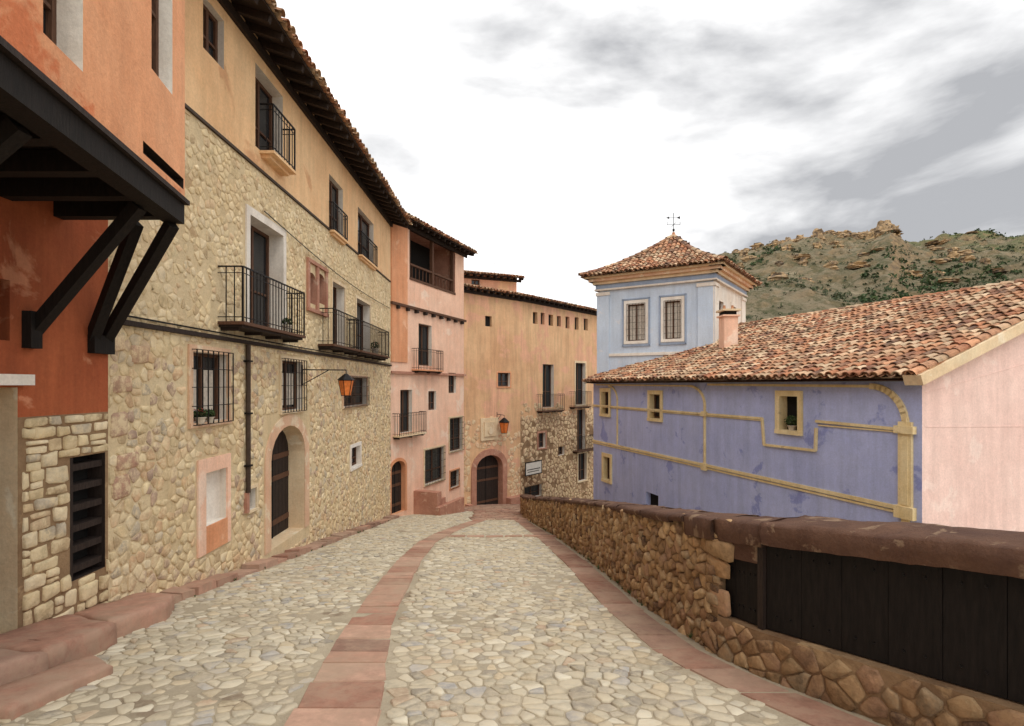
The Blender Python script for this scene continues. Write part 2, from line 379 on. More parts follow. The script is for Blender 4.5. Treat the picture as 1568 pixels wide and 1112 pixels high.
def stone_face(mb,fr,s0,s1,z0f,z1,ops,ca,cb,h,gap,k,P,w=None,margin=.0,lose=.06,ragged=0,coursed=False,rnd=.15):
    zlo=min(z0f(s0),z0f(s1))
    def keep(a,z): return s0-.02<a<s1+.02 and z<z1+.05 and z>z0f(a)-.25
    gen=cells(s0,s1,zlo-.2,z1,ca,cb,.4,.22,keep=keep) if not coursed else ((p,q) for p,q in courses(s0,s1,zlo-.2,z1,ca,cb) if keep(*p))
    for p,poly in gen:
        nz=noise.noise(V((p[0]*.9,p[1]*.9,fr.x0)))
        if R()<lose*(1+4*max(0,nz)): continue
        if ragged and p[1]>z1-ragged*(.5+nz): continue
        poly=clip(poly,s0,0,-1,0); poly=clip(poly,s1,0,1,0) if len(poly)>2 else poly; poly=clip(poly,0,z1,0,1) if len(poly)>2 else poly
        bad=False
        for o in ops:
            t=(o['sw'] if o['sur'] else 0)+margin+.01
            a,b,c,d=o['s0']-t,o['s1']+t,o['z0']-t*.8,o['z1']+t
            if len(poly)<3: break
            if max(q[0] for q in poly)<a or min(q[0] for q in poly)>b or max(q[1] for q in poly)<c or min(q[1] for q in poly)>d: continue
            e=[a-p[0],p[0]-b,c-p[1],p[1]-d]; m_=max(e)
            if m_<=0: bad=True;break
            i=e.index(m_)
            poly=clip(poly,*[(a,0,1,0),(b,0,-1,0),(0,c,0,1),(0,d,0,-1)][i])
        if bad or len(poly)<3: continue
        put_stone(mb,poly,lambda x,y,o:fr.P(x,y,o),h*U(.4,1.4),gap*U(.5,1.7),k,pal(P,w),rnd)
SP=[lin(224,204,164),lin(212,190,150),lin(230,212,178),lin(196,172,136),lin(214,186,150),lin(188,174,152),lin(204,170,134)]
SPW=[4,4,3,3,2,2,1]
def foliage(mb,c,rx,ry,rz,n,sz,cols):
    for _ in range(n):
        while True:
            p=V((U(-1,1),U(-1,1),U(-1,1)))
            if p.length<1: break
        q=V((c[0]+p.x*rx,c[1]+p.y*ry,c[2]+p.z*rz))
        a=V((U(-1,1),U(-1,1),U(-1,1))).normalized();b=a.cross(V((U(-1,1),U(-1,1),U(-1,1)))).normalized()
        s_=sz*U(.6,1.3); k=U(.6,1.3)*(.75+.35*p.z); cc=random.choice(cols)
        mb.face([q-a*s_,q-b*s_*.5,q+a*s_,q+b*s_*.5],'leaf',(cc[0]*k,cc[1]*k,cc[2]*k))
GR=[(.05,.09,.025),(.07,.11,.035),(.035,.07,.02),(.09,.11,.05)]
# ============================================================ STREET + GROUND
PY=[-4,1.2,2.86,4.3,4.95,6.5,10,14,20,23]; PX=[5.4,3.6,2.8,2.05,1.85,1.68,1.5,1.16,.45,.35]
def px_(y): return float(np.interp(y,PY,PX))
BY=[-4,2.5,3.5,4.8,6,7.6,9.85,12.7,15.3,20]; BX=[-.8,-1.08,-1.19,-1.42,-1.6,-1.75,-1.95,-2.05,-1.8,-.9]
def bx_(y): return float(np.interp(y,BY,BX))
def bw_(y): return float(np.interp(y,[3,6,10,20],[.33,.26,.24,.22]))
mb=MB(); ys=list(np.arange(-6,46,1.0))
for i in range(len(ys)-1):
    y0,y1=ys[i],ys[i+1]
    r=lambda y: px_(y)+.3 if y<22 else 3+(y-22)*.8
    for q in range(6):
        def X(y,t): return -8+(r(y)+8)*t/6
        mb.face([(X(y0,q),y0,st(0,y0)),(X(y0,q+1),y0,st(0,y0)),(X(y1,q+1),y1,st(0,y1)),(X(y1,q),y1,st(0,y1))],'sand')
street=empty('cobblestone_street'); mb.build('street_bed',street)
def und(x,y): return .014*noise.noise(V((x*.9,y*.9,4)))
mp=lambda x,y,o:V((x,y,st(x,y)+o+und(x,y)))
CP=[lin(200,190,168),lin(188,178,156),lin(210,202,182),lin(176,166,148),lin(192,176,148),lin(172,168,162),lin(184,160,136),lin(158,150,136)]
CW=[5,5,4,4,3,2,.8,2]
mb=MB()
def keepc(x,y):
    if not(-4.28<x<px_(y)-.58): return False
    return abs(x-bx_(y))>bw_(y)+.04
for p,poly in cells(-4.4,3.4,1.6,23,.13,.092,.44,.22,keep=keepc):
    put_stone(mb,poly,mp,U(.002,.016),.006*U(.5,1.8),'cobble',pal(CP,CW,.8,1.1),.14,.01,.86)
mb.build('cobbles',street,True)
RP=[lin(178,136,116),lin(164,122,103),lin(186,150,130),lin(154,120,104)]
mb=MB()
def slabs(cf,wf,y0,y1,l0,l1,h,k=1.0):
    y=y0
    while y<y1:
        L=U(l0,l1); j=lambda: U(-.015,.015)
        poly=[(cf(y)-wf(y)+j(),y),(cf(y)+wf(y)+j(),y+U(-.02,.02)),(cf(y+L)+wf(y+L)+j(),y+L),(cf(y+L)-wf(y+L)+j(),y+L)]
        put_stone(mb,poly,mp,h*U(.5,1.3),.009,'slab',pal(RP,None,.82*k,1.05*k),0,.01,.95)
        y+=L
slabs(bx_,bw_,1.5,19,.22,.6,.016)
slabs(lambda y:px_(y)-.33,lambda y:.22,1.5,20,.3,.8,.012,.8)
y=13.6
for i in range(6): # cross band
    put_stone(mb,[(-1.7+i*.5,y),(-1.22+i*.5,y),(-1.22+i*.5,y+.3),(-1.7+i*.5,y+.3)],mp,.034,.01,'slab',pal(RP),0,.01,.93)
slabs(lambda y:-4.44,lambda y:.17,6.4,19.6,.3,.8,.09)
for p,poly in cells(-4.6,3,19.2,30,.3,.24,keep=lambda x,y:(-1.5<x<0.4 and y<23) or y>23):
    put_stone(mb,poly,mp,.035,.015,'slab',pal(RP,None,.7,.95),0,.01,.93)
mb.build('red_stone_bands',street,False)
mb=MB(); mb.face([(-3000,-3000,-9.2),(3000,-3000,-9.2),(3000,3000,-9.2),(-3000,3000,-9.2)],'sand'); mb.build('ground')
mb=MB()
for _ in range(46):
    if R()<.55: y=U(4.6,18); x=px_(y)-.07
    else: y=U(6.6,18); x=-4.24
    c=mp(x+U(-.03,.03),y,.02); r=U(.02,.05)
    for q in range(int(8+r*300)):
        a=U(0,6.28); t=V((math.cos(a)*r*U(.3,1.3),math.sin(a)*r*U(.3,1.3),r*U(.6,1.6))); sd=V((-t.y,t.x,0)).normalized()*.006; cc=random.choice(GR); k=U(.9,1.5)
        mb.face([c-sd,c+sd,c+t],'leaf',(cc[0]*k,cc[1]*k,cc[2]*k))
mb.build('weeds')
# doorstep slabs lower left : weathered, subdivided edges
mb=MB()
def prism(poly,zt,zb,k,col):
    P=[]
    n=len(poly)
    for i in range(n):
        a,b=poly[i],poly[(i+1)%n]; m_=max(1,int(math.hypot(a[0]-b[0],a[1]-b[1])/.08))
        for q in range(m_):
            t=q/m_; P.append((a[0]+(b[0]-a[0])*t+U(-.012,.012),a[1]+(b[1]-a[1])*t+U(-.012,.012)))
    n=len(P); cx=sum(p[0] for p in P)/n; cy=sum(p[1] for p in P)/n
    nz=lambda x,y:.018*noise.noise(V((x*4,y*4,zt)))
    vs=[V((x,y,zb+st(x,y))) for x,y in P]+[V((x,y,zt*.6+st(x,y)+nz(x,y))) for x,y in P]+[V((cx+(x-cx)*.985,cy+(y-cy)*.985,zt+st(x,y)-.02+nz(x,y))) for x,y in P]+[V((cx+(x-cx)*.93,cy+(y-cy)*.93,zt+st(x,y)+nz(x,y))) for x,y in P]+[V((cx+(x-cx)*.5,cy+(y-cy)*.5,zt+st(x,y)*.5+st(cx,cy)*.5+.5*nz(x*2,y))) for x,y in P]
    fs=[(q+i,q+(i+1)%n,q+n+(i+1)%n,q+n+i) for q in (0,n,2*n,3*n) for i in range(n)]+[tuple(range(4*n,5*n))]
    mb.add(vs,fs,k,col)
prism([(-4.6,5.45),(-3.93,5.1),(-3.88,5.85),(-4.1,6.35),(-4.6,6.5)],.2,-.1,'slab',RP[0][:3])
prism([(-4.6,4.35),(-3.75,4.2),(-3.82,5.05),(-4.05,5.14),(-4.6,5.42)],.22,-.1,'slab',RP[1][:3])
prism([(-4.6,3.3),(-3.9,3.3),(-3.7,4.17),(-4.6,4.33)],.24,-.1,'slab',RP[3][:3])
prism([(-3.86,3.4),(-3.35,3.5),(-3.3,4.3),(-3.68,4.6),(-3.72,4.2)],.09,-.1,'slab',RP[1][:3])
mb.build('sandstone_doorstep',None,True)
# ============================================================ LEFT STONE HOUSE (B)
FB=Fr(-4.6,0,-4.6,20)
opsB=[op(FB,311,343,12,90,.14,fill='window'),
 op(FB,391,433,122,243,.25),op(FB,504,525,278,361,.16),op(FB,548,572,330,400,.18),
 op(FB,381,432,345,503,.3,sur='white',sw=.13,fill='window'),
 op(FB,508,527,436,532,.25,sur='cream',sw=.07),op(FB,545,566,462,541,.25,sur='cream',sw=.07),
 op(FB,293,346,541,645,.16,sur='palestone',sw=.09,grille=.1,fill='half'),op(FB,430,462,553,628,.16,sur='cream',sw=.08,grille=.1,fill='half'),op(FB,525,561,578,621,.16,sur='palestone',sw=.06,grille=.08),
 op(FB,414,466,652,826,.38,arch=.62,rev='cream',fill='door',sur='palestone',sw=.24,so=.02),
 op(FB,537,551,684,714,.15,sur='white',sw=.09),
 op(FB,313,346,720,800,.1,fill='white'),op(FB,379,391,748,780,.2,fill='void',sur='cream',sw=.05)]
tw=[op(FB,472,483,418,465,.15,arch=.12,rev='redstone',fill='void'),op(FB,486,497,420,465,.15,arch=.12,rev='redstone',fill='void')]
hatch=op(FB,107,161,697,880,.2,rev='wood',fill='louvre',sur=None)
house=empty('stone_house'); mb=MB()
wall(mb,FB,5.95,19.8,-7,6.4,opsB+tw,(lambda a,z:'peach' if z>3.9 else 'mortar',[3.9]))
a,b=tw[0]['s0']-.12,tw[1]['s1']+.12; c,d=tw[0]['z0']-.12,tw[0]['z1']+.2
mb.fbox(FB,a,tw[0]['s0'],c,d,.001,.05,'redstone');mb.fbox(FB,tw[1]['s1'],b,c,d,.001,.05,'redstone');mb.fbox(FB,a,b,d,d+.08,.001,.06,'redstone');mb.fbox(FB,a,b,c-.08,c,.001,.07,'redstone')
mb.fbox(FB,tw[0]['s1'],tw[1]['s0'],c,d,.001,.05,'redstone')
shell(mb,FB,5.0,19.8,-7,6.4,7,'peach')
mb.build('walls',house)
mb=MB()
mb.fbox(FB,5.95,19.7,.71,.77,.0,.07,'wood'); mb.beam(FB.P(5.95,.82,.05),FB.P(19.7,.80,.05),.02,.02,'iron')
mb.beam(FB.P(5.6,3.92,.02),FB.P(19.7,3.9,.02),.04,.045,'pipe')
s_=FB.s(375); mb.tube(FB.P(s_,.7,.06),FB.P(s_,-1.85,.06),.04,'pipe',8)
for zz in (.4,-.5,-1.4): mb.fbox(FB,s_-.06,s_+.06,zz,zz+.03,.0,.11,'iron')
mb.fbox(FB,s_-.045,s_+.045,-2.2,-1.85,.0,.06,'redstone')
n_=opsB[12]; a,b=FB.s(301),FB.s(351); c,d=FB.z(325,842),FB.z(325,700)
for q in ((a,n_['s0'],c,d),(n_['s1'],b,c,d),(n_['s0'],n_['s1'],n_['z1'],d),(n_['s0'],n_['s1'],c,n_['z0'])): mb.fbox(FB,*q,.001,.03,'orange' if q[2]==c and q[0]==n_['s0'] else 'pink')
pts=[FB.P(9.6+i*.9,3.2-.35*math.sin(i/11*math.pi)*.5-.03*i,.05) for i in range(12)]
for p,q in zip(pts[:-1],pts[1:]): mb.beam(p,q,.014,.014,'iron')
mb.build('ledge_and_pipes',house)
exc=dict(s0=a,s1=b,z0=c,z1=d,sur=None,sw=0); tex=dict(s0=tw[0]['s0']-.12,s1=tw[1]['s1']+.12,z0=tw[0]['z0']-.2,z1=tw[0]['z1']+.28,sur=None,sw=0)
stz=lambda a:st(0,a)-.05
mb=MB(); stone_face(mb,FB,5.95,19.8,stz,.69,opsB+[exc],.16,.105,.014,.01,'stone',SP+[lin(180,154,134)],[3,3,2,4,3,4,3,4],.03,.06,rnd=.12)
stone_face(mb,FB,5.95,19.8,lambda a:.8,3.88,opsB+[tex],.14,.09,.010,.012,'stone',SP[:5],[4,3,4,2,2],.05,.12,rnd=.12)
# reddish dressed blocks near the corner
for (s0,s1,z0,z1) in ((5.97,6.32,-.1,.12),(5.97,6.25,-.62,-.3),(6.0,6.3,-1.35,-1.05),(6.28,6.62,.25,.5),(5.97,6.2,.38,.6),(6.05,6.45,-1.02,-.8)):
    put_stone(mb,[(s0,z0),(s1,z0+.02),(s1-.02,z1),(s0+.01,z1-.01)],lambda x,y,o:FB.P(x,y,o),.03,.006,'stone',pal([lin(178,138,118),lin(186,152,130)]),.1)
mb.build('rubble_masonry',house,True)
mb=MB()
o=opsB[1]; balcony(mb,FB,o['s0']+.15,o['s1']+.02,o['z0']-.01,.27,.85,'peach',False)
for o in (opsB[2],opsB[3]): balcony(mb,FB,o['s0']-.02,o['s1']+.05,o['z0'],.14,.7,'peach',False)
balcony(mb,FB,8.15,10.6,1.0,.42,.86,'wood2')
balcony(mb,FB,FB.s(512,.4),FB.s(551,.4),.98,.4,.84,'wood2'); balcony(mb,FB,FB.s(554,.4),FB.s(597,.4),.98,.4,.84,'wood2')
mb.build('balconies',house)
eave('roof',house,FB,5.4,19.9,6.12,.68,18,6)
# ---------------- A: terracotta overhanging house
houseA=empty('terracotta_house'); mb=MB()
doorA=dict(s0=3.5,s1=4.86,z0=-2.35,z1=-.02,d=.35,arch=0,rev='cream',fill='door',sur=None,sw=0,so=0,grille=False)
niche=op(FB,-30,15,425,520,.1,rev='red',fill='void')
wall(mb,FB,-3,5.95,-4,2.0,[doorA,hatch,niche],(lambda a,z:'red' if z>-.3 else 'mortar2',[-.3]))
mb.fbox(FB,3.4,4.93,0,.1,.001,.1,'white')
FA=Fr(-2.02,-1,-3.4,5.43)
oA=[op(FA,66,127,-160,80,.2),op(FA,232,264,-190,125,.16),dict(s0=FA.s(219),s1=FA.s(281),z0=2.02,z1=2.13,d=.09,arch=0,rev='wood',fill='void',sur=None,sw=0,so=0,grille=False)]
wall(mb,FA,0,FA.L,1.9,7.6,oA,'redtop')
mb.face([FA.P(FA.L,1.9),V((-4.6,5.43,1.9)),V((-4.6,5.43,7.6)),FA.P(FA.L,7.6)],'redtop')
mb.face([(-2.02,-1,7.6),(-3.4,5.43,7.6),(-9,5.43,7.6),(-9,-1,7.6)],'tile')
mb.face([(-2.02,-1,1.9),(-2.02,-1,7.6),(-9,-1,7.6),(-9,-1,1.9)],'redtop')
mb.build('walls',houseA)
mb=MB()
mb.face([FA.P(0,1.88,-.01),V((-4.6,-1,1.88)),V((-4.6,5.4,1.88)),FA.P(FA.L,1.88,-.01)],'black')
mb.fbox(FA,0,FA.L+.03,1.68,1.895,-.2,-.015,'black'); mb.fbox(FA,0,FA.L+.05,1.885,1.93,-.1,.03,'wood')
for i in range(9):
    y=5.3-i*.55; xe=-3.4+.215*(5.43-y)
    mb.beam((xe-.22,y,1.78),(-4.6,y,1.78),.12,.17,'black')
for p,q in (((-4.6,5.0,.5),(-3.5,4.9,1.68)),((-4.6,5.72,.5),(-3.85,5.35,1.66)),((-4.6,5.9,.5),(-3.5,5.38,1.66)),((-4.6,3.4,.5),(-3.2,3.4,1.68))):
    mb.beam(p,q,.1,.11,'black')
mb.fbox(FB,4.9,5.02,.35,.7,0,.09,'black');mb.fbox(FB,5.66,5.95,.35,.55,0,.08,'black')
mb.build('timber_brackets',houseA)
mb=MB(); stone_face(mb,FB,4.9,5.95,stz,-.31,[hatch],.2,.14,.026,.01,'stone',SP,[5,3,5,2,1,2,0],0,.0,coursed=True,rnd=.12); stone_face(mb,FB,-3,3.4,stz,-.31,[],.22,.17,.026,.01,'stone',SP,[5,3,5,1,1,1,0],0,0,coursed=True,rnd=.12); mb.build('base_masonry',houseA,True)
# ---------------- C pink house
FC=Fr(-4.6,19.8,-2.35,25.5); pinkh=empty('pink_house'); mb=MB()
log=op(FC,627,697,362,440,1.2,rev='redstone',fill='void')
opsC=[log,op(FC,641,661,497,560,.2),op(FC,613,631,597,662,.2,fill='window'),op(FC,656,668,599,628,.15),
 op(FC,687,698,571,602,.15),op(FC,650,679,687,738,.15,sur='cream',sw=.08,grille=.1),op(FC,688,707,640,690,.15,grille=.12,sur='cream',sw=.08),op(FC,689,702,721,746,.15,sur='orange',sw=.08,grille=.06),
 op(FC,598.5,620,706,786,.2,arch=.3,fill='door',rev='orange',sur='orange',sw=.12)]
wall(mb,FC,0,FC.L,-8,6.9,opsC,'pink')
shell(mb,FC,0,FC.L,-8,6.9,6,'pink')
mb.build('walls',pinkh); mb=MB()
s1=FC.s(624); mb.fbox(FC,0,s1-.05,.9,6.4,.001,.04,'orange')
zc=FC.z(655,478); mb.fbox(FC,-.05,FC.L+.05,zc-.05,zc+.05,.0,.12,'wood2')
for i in range(9): mb.fbox(FC,.3+i*.68,.42+i*.68,zc-.18,zc-.052,.0,.16,'wood')
zc=FC.z(655,572); mb.fbox(FC,-.05,FC.L+.05,zc-.06,zc+.04,.0,.1,'redstone')
a,b,c,d=log['s0'],log['s1'],log['z0'],log['z1']
mb.fbox(FC,a,b,c,c+.1,-.2,.03,'wood2'); mb.fbox(FC,a,b,c+.62,c+.7,-.15,-.05,'wood2'); mb.fbox(FC,a,b,d-.15,d,-.2,.03,'wood')
for t in (0,.48,.96): mb.fbox(FC,a+(b-a)*t,a+(b-a)*t+.13,c,d,-.18,-.04,'wood2')
for i in range(14): mb.fbox(FC,a+(b-a)*i/14+.05,a+(b-a)*i/14+.08,c+.1,c+.62,-.12,-.09,'wood2')
balcony(mb,FC,FC.s(640,.3),FC.s(678,.3),FC.z(655,567),.35,.85,'orange'); balcony(mb,FC,FC.s(611,.3),FC.s(652,.3),FC.z(625,664),.35,.85,'cream')
mb.build('trim_and_balconies',pinkh); eave('roof',pinkh,FC,-.35,FC.L+.25,6.45,.5,16,5)
mb=MB()
for i,(x,h) in enumerate(((0,.85),(.35,.6),(.7,.38),(1.05,.18))):
    mb.fbox(FC,1.6+x,1.95+x+.0,-7,st(0,FC.y0+1.7+x)+h+.15,.0,1.1,'redstone')
mb.fbox(FC,1.45,3.6,-7,st(0,21.8)+.5,1.1,1.3,'redstone')
mb.build('sandstone_steps')
# ---------------- D ochre house
FD1=Fr(-2.75,25.9,.47,29.0); FD2=Fr(.47,29,5.9,35.4); och=empty('ochre_house'); mb=MB()
opsD=[op(FD1,743,753,484,500,.15,rev='ochre',fill='void'),op(FD1,762,781,571,592,.2,sur='orange',sw=.07),
 op(FD1,729,769,697,778,.35,arch=.65,rev='redstone',fill='door',sur='redstone',sw=.33,so=.05)]
opsD2=[op(FD2,*q,.2,rev='ochre',fill='void') for q in ((816,823,478,496),(828,834,479,497),(840,847,482,499),(853,859,484,500),(866,872,485,503),(880,886,486,505),(894,900,488,506))]
opsD2+=[op(FD2,831,848,558,624,.25),op(FD2,881,896,556,620,.25,sur='cream',sw=.12),op(FD2,824,835,663,686,.2,sur='redstone',sw=.1),op(FD2,855,864,684,697,.2),op(FD2,884,896,627,690,.25,fill='window'),op(FD2,885,898,694,736,.2,sur='cream',sw=.1),op(FD2,803,829,744,762,.2,grille=.1)]
wall(mb,FD1,0,FD1.L,-9,5.05,opsD,'ochre'); wall(mb,FD2,0,FD2.L+.6,-9.5,5.05,opsD2,(lambda a,z:'ochre' if z>-1.9 else 'mortar2',[-1.9]))
shell(mb,FD1,0,FD1.L,-9,5,5,'ochre'); shell(mb,FD2,0,FD2.L+.6,-9,5,6,'ochre')
mb.build('walls',och); mb=MB()
stone_face(mb,FD1,0,FD1.L,lambda a:-7.2,-1.3,opsD,.3,.2,.012,.016,'stone',[lin(212,178,146),lin(196,160,130),lin(216,188,156)],None,.02,.25,.5); stone_face(mb,FD2,0,FD2.L,lambda a:-8.6,-1.0,opsD2,.3,.2,.02,.02,'stone',[lin(180,148,120),lin(166,132,106),lin(194,164,134)],None,.02,.1,.9)
mb.build('masonry',och,True); mb=MB()
balcony(mb,FD2,FD2.s(830,.4),FD2.s(864,.4),FD2.z(840,628),.45,.95,'wood2');balcony(mb,FD2,FD2.s(880,.4),FD2.s(905,.4),FD2.z(890,622),.45,.95,'wood2');balcony(mb,FD2,FD2.s(884,.4),FD2.s(912,.4),FD2.z(893,688),.45,.9,'wood2')
a,b=FD1.s(735),FD1.s(762); mb.fbox(FD1,a,b,FD1.z(748,674),FD1.z(748,640),.0,.07,'cream'); mb.fbox(FD1,a+.2,b-.2,FD1.z(748,668),FD1.z(748,646),.071,.13,'cream')
mb.tube(FD1.P((a+b)/2,FD1.z(748,657)-.1,.1),FD1.P((a+b)/2,FD1.z(748,657)-.1,.16),.18,'cream',12)
mb.fbox(FD1,FD1.s(712),FD1.s(712)+.25,-7,st(0,27)+.25,.0,.35,'redstone');mb.fbox(FD1,FD1.s(774),FD1.L,-8,st(0,28)+.35,.0,.4,'redstone')
mb.build('balconies_and_coat_of_arms',och)
eave('roof',och,FD1,-1.0,FD1.L+.12,4.9,.35,15,5); eave('roof',och,FD2,-.1,FD2.L+.9,4.9,.4,15,6)
rear=empty('rear_house'); FR=Fr(-5,31,.3,33.2); mb=MB(); wall(mb,FR,0,FR.L,0,6.9,[op(FR,722,735,428,440,.2)],'ochre'); shell(mb,FR,0,FR.L,0,6.9,5,'ochre'); mb.build('walls',rear); eave('roof',rear,FR,-.3,FR.L+.3,6.75,.5,14,5)
mb=MB(); p=V((-1.1,33,7)); mb.tube(p,p+V((0,0,1.1)),.012,'iron')
for i in range(4): mb.tube(p+V((-.3+.03*i,0,.7+.1*i)),p+V((.3-.03*i,0,.7+.1*i)),.007,'iron',4)
mb.build('tv_antenna')
def chimney(name,x,y,z0,z1,w,k='ochre'):
    mb=MB(); h=w/2
    for (a,z,zz,kk) in ((h,z0,z1-.25,k),(h+.06,z1-.25,z1-.19,k),(h*.85,z1-.19,z1-.05,'void'),(h+.08,z1-.05,z1+.02,'cream')):
        mb.hexa([V((x-a,y-a,z)),V((x+a,y-a,z)),V((x+a,y+a,z)),V((x-a,y+a,z)),V((x-a,y-a,zz)),V((x+a,y-a,zz)),V((x+a,y+a,zz)),V((x-a,y+a,zz))],kk)
    for q in (-.6,.6): mb.tube((x+q*h,y,z1+.02),(x+q*h,y,z1+.18),.06,'tile',8,.045,col=TP[1][:3])
    return mb.build(name)
chimney('chimney',-5.0,20.6,6.2,7.65,.45,'peach'); 
mb=MB(); mb.tube((-5.0,19.2,6.2),(-5.0,19.2,7.6),.05,'iron',8); mb.tube((-5.0,19.2,7.55),(-5.0,19.2,7.7),.09,'iron',8,.05); mb.build('flue_pipe')
# ============================================================ BLUE HOUSE
FE=Fr(3.6,23.1,7.85,10.0); FG=Fr(7.85,10,7.85+.951*12.6,10+.3086*12.6); blue=empty('blue_house'); mb=MB()
opsE=[op(FE,1195,1223,607,659,.22,rev='yellow',fill='void',sur='yellow',sw=.13,so=.05),op(FE,996,1012,604,641,.2,rev='yellow',sur='yellow',sw=.13,so=.05),
 op(FE,922,933,600,634,.2,rev='yellow',sur='yellow',sw=.14,so=.05),op(FE,989,1008,756,790,.2,rev='blue',fill='void'),op(FE,925,935,700,735,.2,rev='yellow',sur='yellow',sw=.14,so=.05)]
wall(mb,FE,0,FE.L,-9.3,.25,opsE,'blue')
tp=.371; P=FG.P
mb.face([P(0,-9.3),P(12.6,-9.3),P(12.6,.25),P(6.3,.25+6.3*tp),P(0,.25)],'palepink')
mb.face([FE.P(0,-9.3),FE.P(0,.25),FE.P(0,.25+6.3*tp,-6.3),FE.P(0,.25,-12.6),FE.P(0,-9.3,-12.6)],'blue')
mb.face([FE.P(0,-9.3,-12.6),FE.P(FE.L,-9.3,-12.6),FE.P(FE.L,.25,-12.6),FE.P(0,.25,-12.6)],'palepink')
mb.build('walls',blue)
mb=MB()
def strip(fr,pts,w,o=.05,k='yellow'):
    for p,q in zip(pts[:-1],pts[1:]):
        a=fr.P(p[0],p[1],0);b=fr.P(q[0],q[1],0); d=(b-a).normalized(); mb.beam(a-d*w*.15,b+d*w*.15,o*2,w,k)
def px(fr,L): return [(fr.s(u),fr.z(u,v)) for u,v in L]
def qarc(c0,c1,n=8): # quarter ellipse, from vertical (c0) to horizontal (c1)
    return [(c0[0]+(c1[0]-c0[0])*(1-math.cos(math.pi/2*i/n)),c0[1]+(c1[1]-c0[1])*math.sin(math.pi/2*i/n)) for i in range(n+1)]
L=FE.L
strip(FE,[(0,-2.44),(L-.35,-2.44)],.08); strip(FE,[(0,-2.53),(L-.35,-2.53)],.05,.03)
strip(FE,[(0,-.875),(FE.s(1168),-.875)]+px(FE,[(1171,681),(1250,690),(1251,656)]),.06); s_=FE.s(1251); strip(FE,[(s_,-.84),(L-.35,-.875)],.06)
strip(FE,[(0,-.93),(FE.s(1166),-.93)],.03,.03); strip(FE,[(s_+.06,-.93),(L-.35,-.93)],.03,.03)
c=FE.s(1080); strip(FE,[(c,-2.6),(c,-.6)]+qarc((c,-.6),(c-.75,-.02)),.07); strip(FE,[(c-.75,-.02),(0.3,.02)],.05); mb.fbox(FE,c-.1,c+.1,-2.6,-2.38,.0,.09,'yellow'); mb.fbox(FE,c-.1,c+.1,-.95,-.8,.0,.09,'yellow')
c=FE.s(946); strip(FE,[(c,-2.44),(c,-.6)]+qarc((c,-.6),(c-.7,-.04)),.06)
mb.fbox(FE,L-.42,L-.16,-2.6,-.72,.0,.06,'yellow');mb.fbox(FE,L-.36,L-.22,-2.35,-1,.061,.075,'yellow');mb.fbox(FE,L-.47,L-.1,-.95,-.8,.0,.11,'yellow');mb.fbox(FE,L-.47,L-.1,-2.62,-2.38,.0,.11,'yellow');mb.fbox(FE,L-.36,L-.22,-9,-2.62,.0,.05,'yellow')
strip(FE,qarc((L-.29,-.78),(L-1.0,-.02),10),.12,.05); strip(FE,[(L-1.0,-.02),(FE.s(1085),.02)],.06,.045)
mb.fbox(FE,-.05,L+.02,.07,.2,.0,.1,'greyblue')
for z in (-.25,-.9): mb.beam(FG.P(.1,z+.1,.0),FG.P(4,z+.9 if z>-.5 else z+.02,.0),.012,.02,'palepink')
mb.build('mouldings',blue)
mb=MB()
up=V((-FE.nx,-FE.ny,tp)).normalized(); Nn=FE.d.cross(up); Nn=Nn if Nn.z>0 else -Nn
Lr=(6.3+.35)*math.sqrt(1+tp*tp); O=FE.P(-.3,.25-.35*tp,.35)
mb.face([O+Nn*.02,O+FE.d*(L+.38)+Nn*.02,O+FE.d*(L+.38)+up*Lr+Nn*.02,O+up*Lr+Nn*.02],'mortar2')
mb.face([O-Nn*.04,O+FE.d*(L+.38)-Nn*.04,O+FE.d*(L+.38)+up*Lr-Nn*.04,O+up*Lr-Nn*.04],'wood2')
sag=lambda p,b: p-V((0,0,.05*math.sin(math.pi*min(1,max(0,b/Lr)))-.03*noise.noise(V((p.x*.5,p.y*.5,b*.4)))))
tiles(mb,O+Nn*.04,FE.d,up,Nn,L+.4,Lr,post=sag)
O2=FE.P(-.3,.25-.35*tp,-12.95)
mb.face([O2,O2+FE.d*(L+.38),O+FE.d*(L+.38)+up*Lr+Nn*.02,O+up*Lr+Nn*.02],'tile',TP[1][:3])
ridge(mb,O+up*Lr+Nn*.05,O+FE.d*(L+.4)+up*Lr+Nn*.05,.13)
Ln=O+FE.d*(L+.36); ridge(mb,Ln+Nn*.06,Ln+up*Lr+Nn*.06,.11)
mb.build('roof_tiles',blue)
mb=MB(); a=Ln+Nn*-.03; b=Ln+up*Lr+Nn*-.03; mb.beam(a,b,.34,.2,'cream',up=Nn)
mb.build('verge',blue)
# tower
FT=Fr(3.9,23.5,8.1,21.0); FU=Fr(8.1,21,11.1,25); FW=Fr(11.1,25,6.9,27.5); FX=Fr(6.9,27.5,3.9,23.5)
tw_=empty('belvedere_tower'); mb=MB(); dzT=.24
opsT=[op(FT,961,987,466,522,.14,fill='curtain',rev='white',sur='white',sw=.16,so=.03,grille=.04),op(FT,1018,1042,461,519,.14,fill='curtain',rev='white',sur='white',sw=.16,so=.03,grille=.04)]
opsU=[op(FU,1100,1107,462,515,.14,rev='white',sur='white',sw=.14),op(FU,1120,1126,470,515,.14,rev='white',sur='white',sw=.14)]
wall(mb,FT,0,FT.L,-1,4.8,opsT,'paleblue'); wall(mb,FU,0,FU.L,-1,4.8,opsU,'white'); wall(mb,FW,0,FW.L,-1,4.8,[],'paleblue'); wall(mb,FX,0,FX.L,-1,4.8,[],'paleblue')
mb.build('walls',tw_); mb=MB()
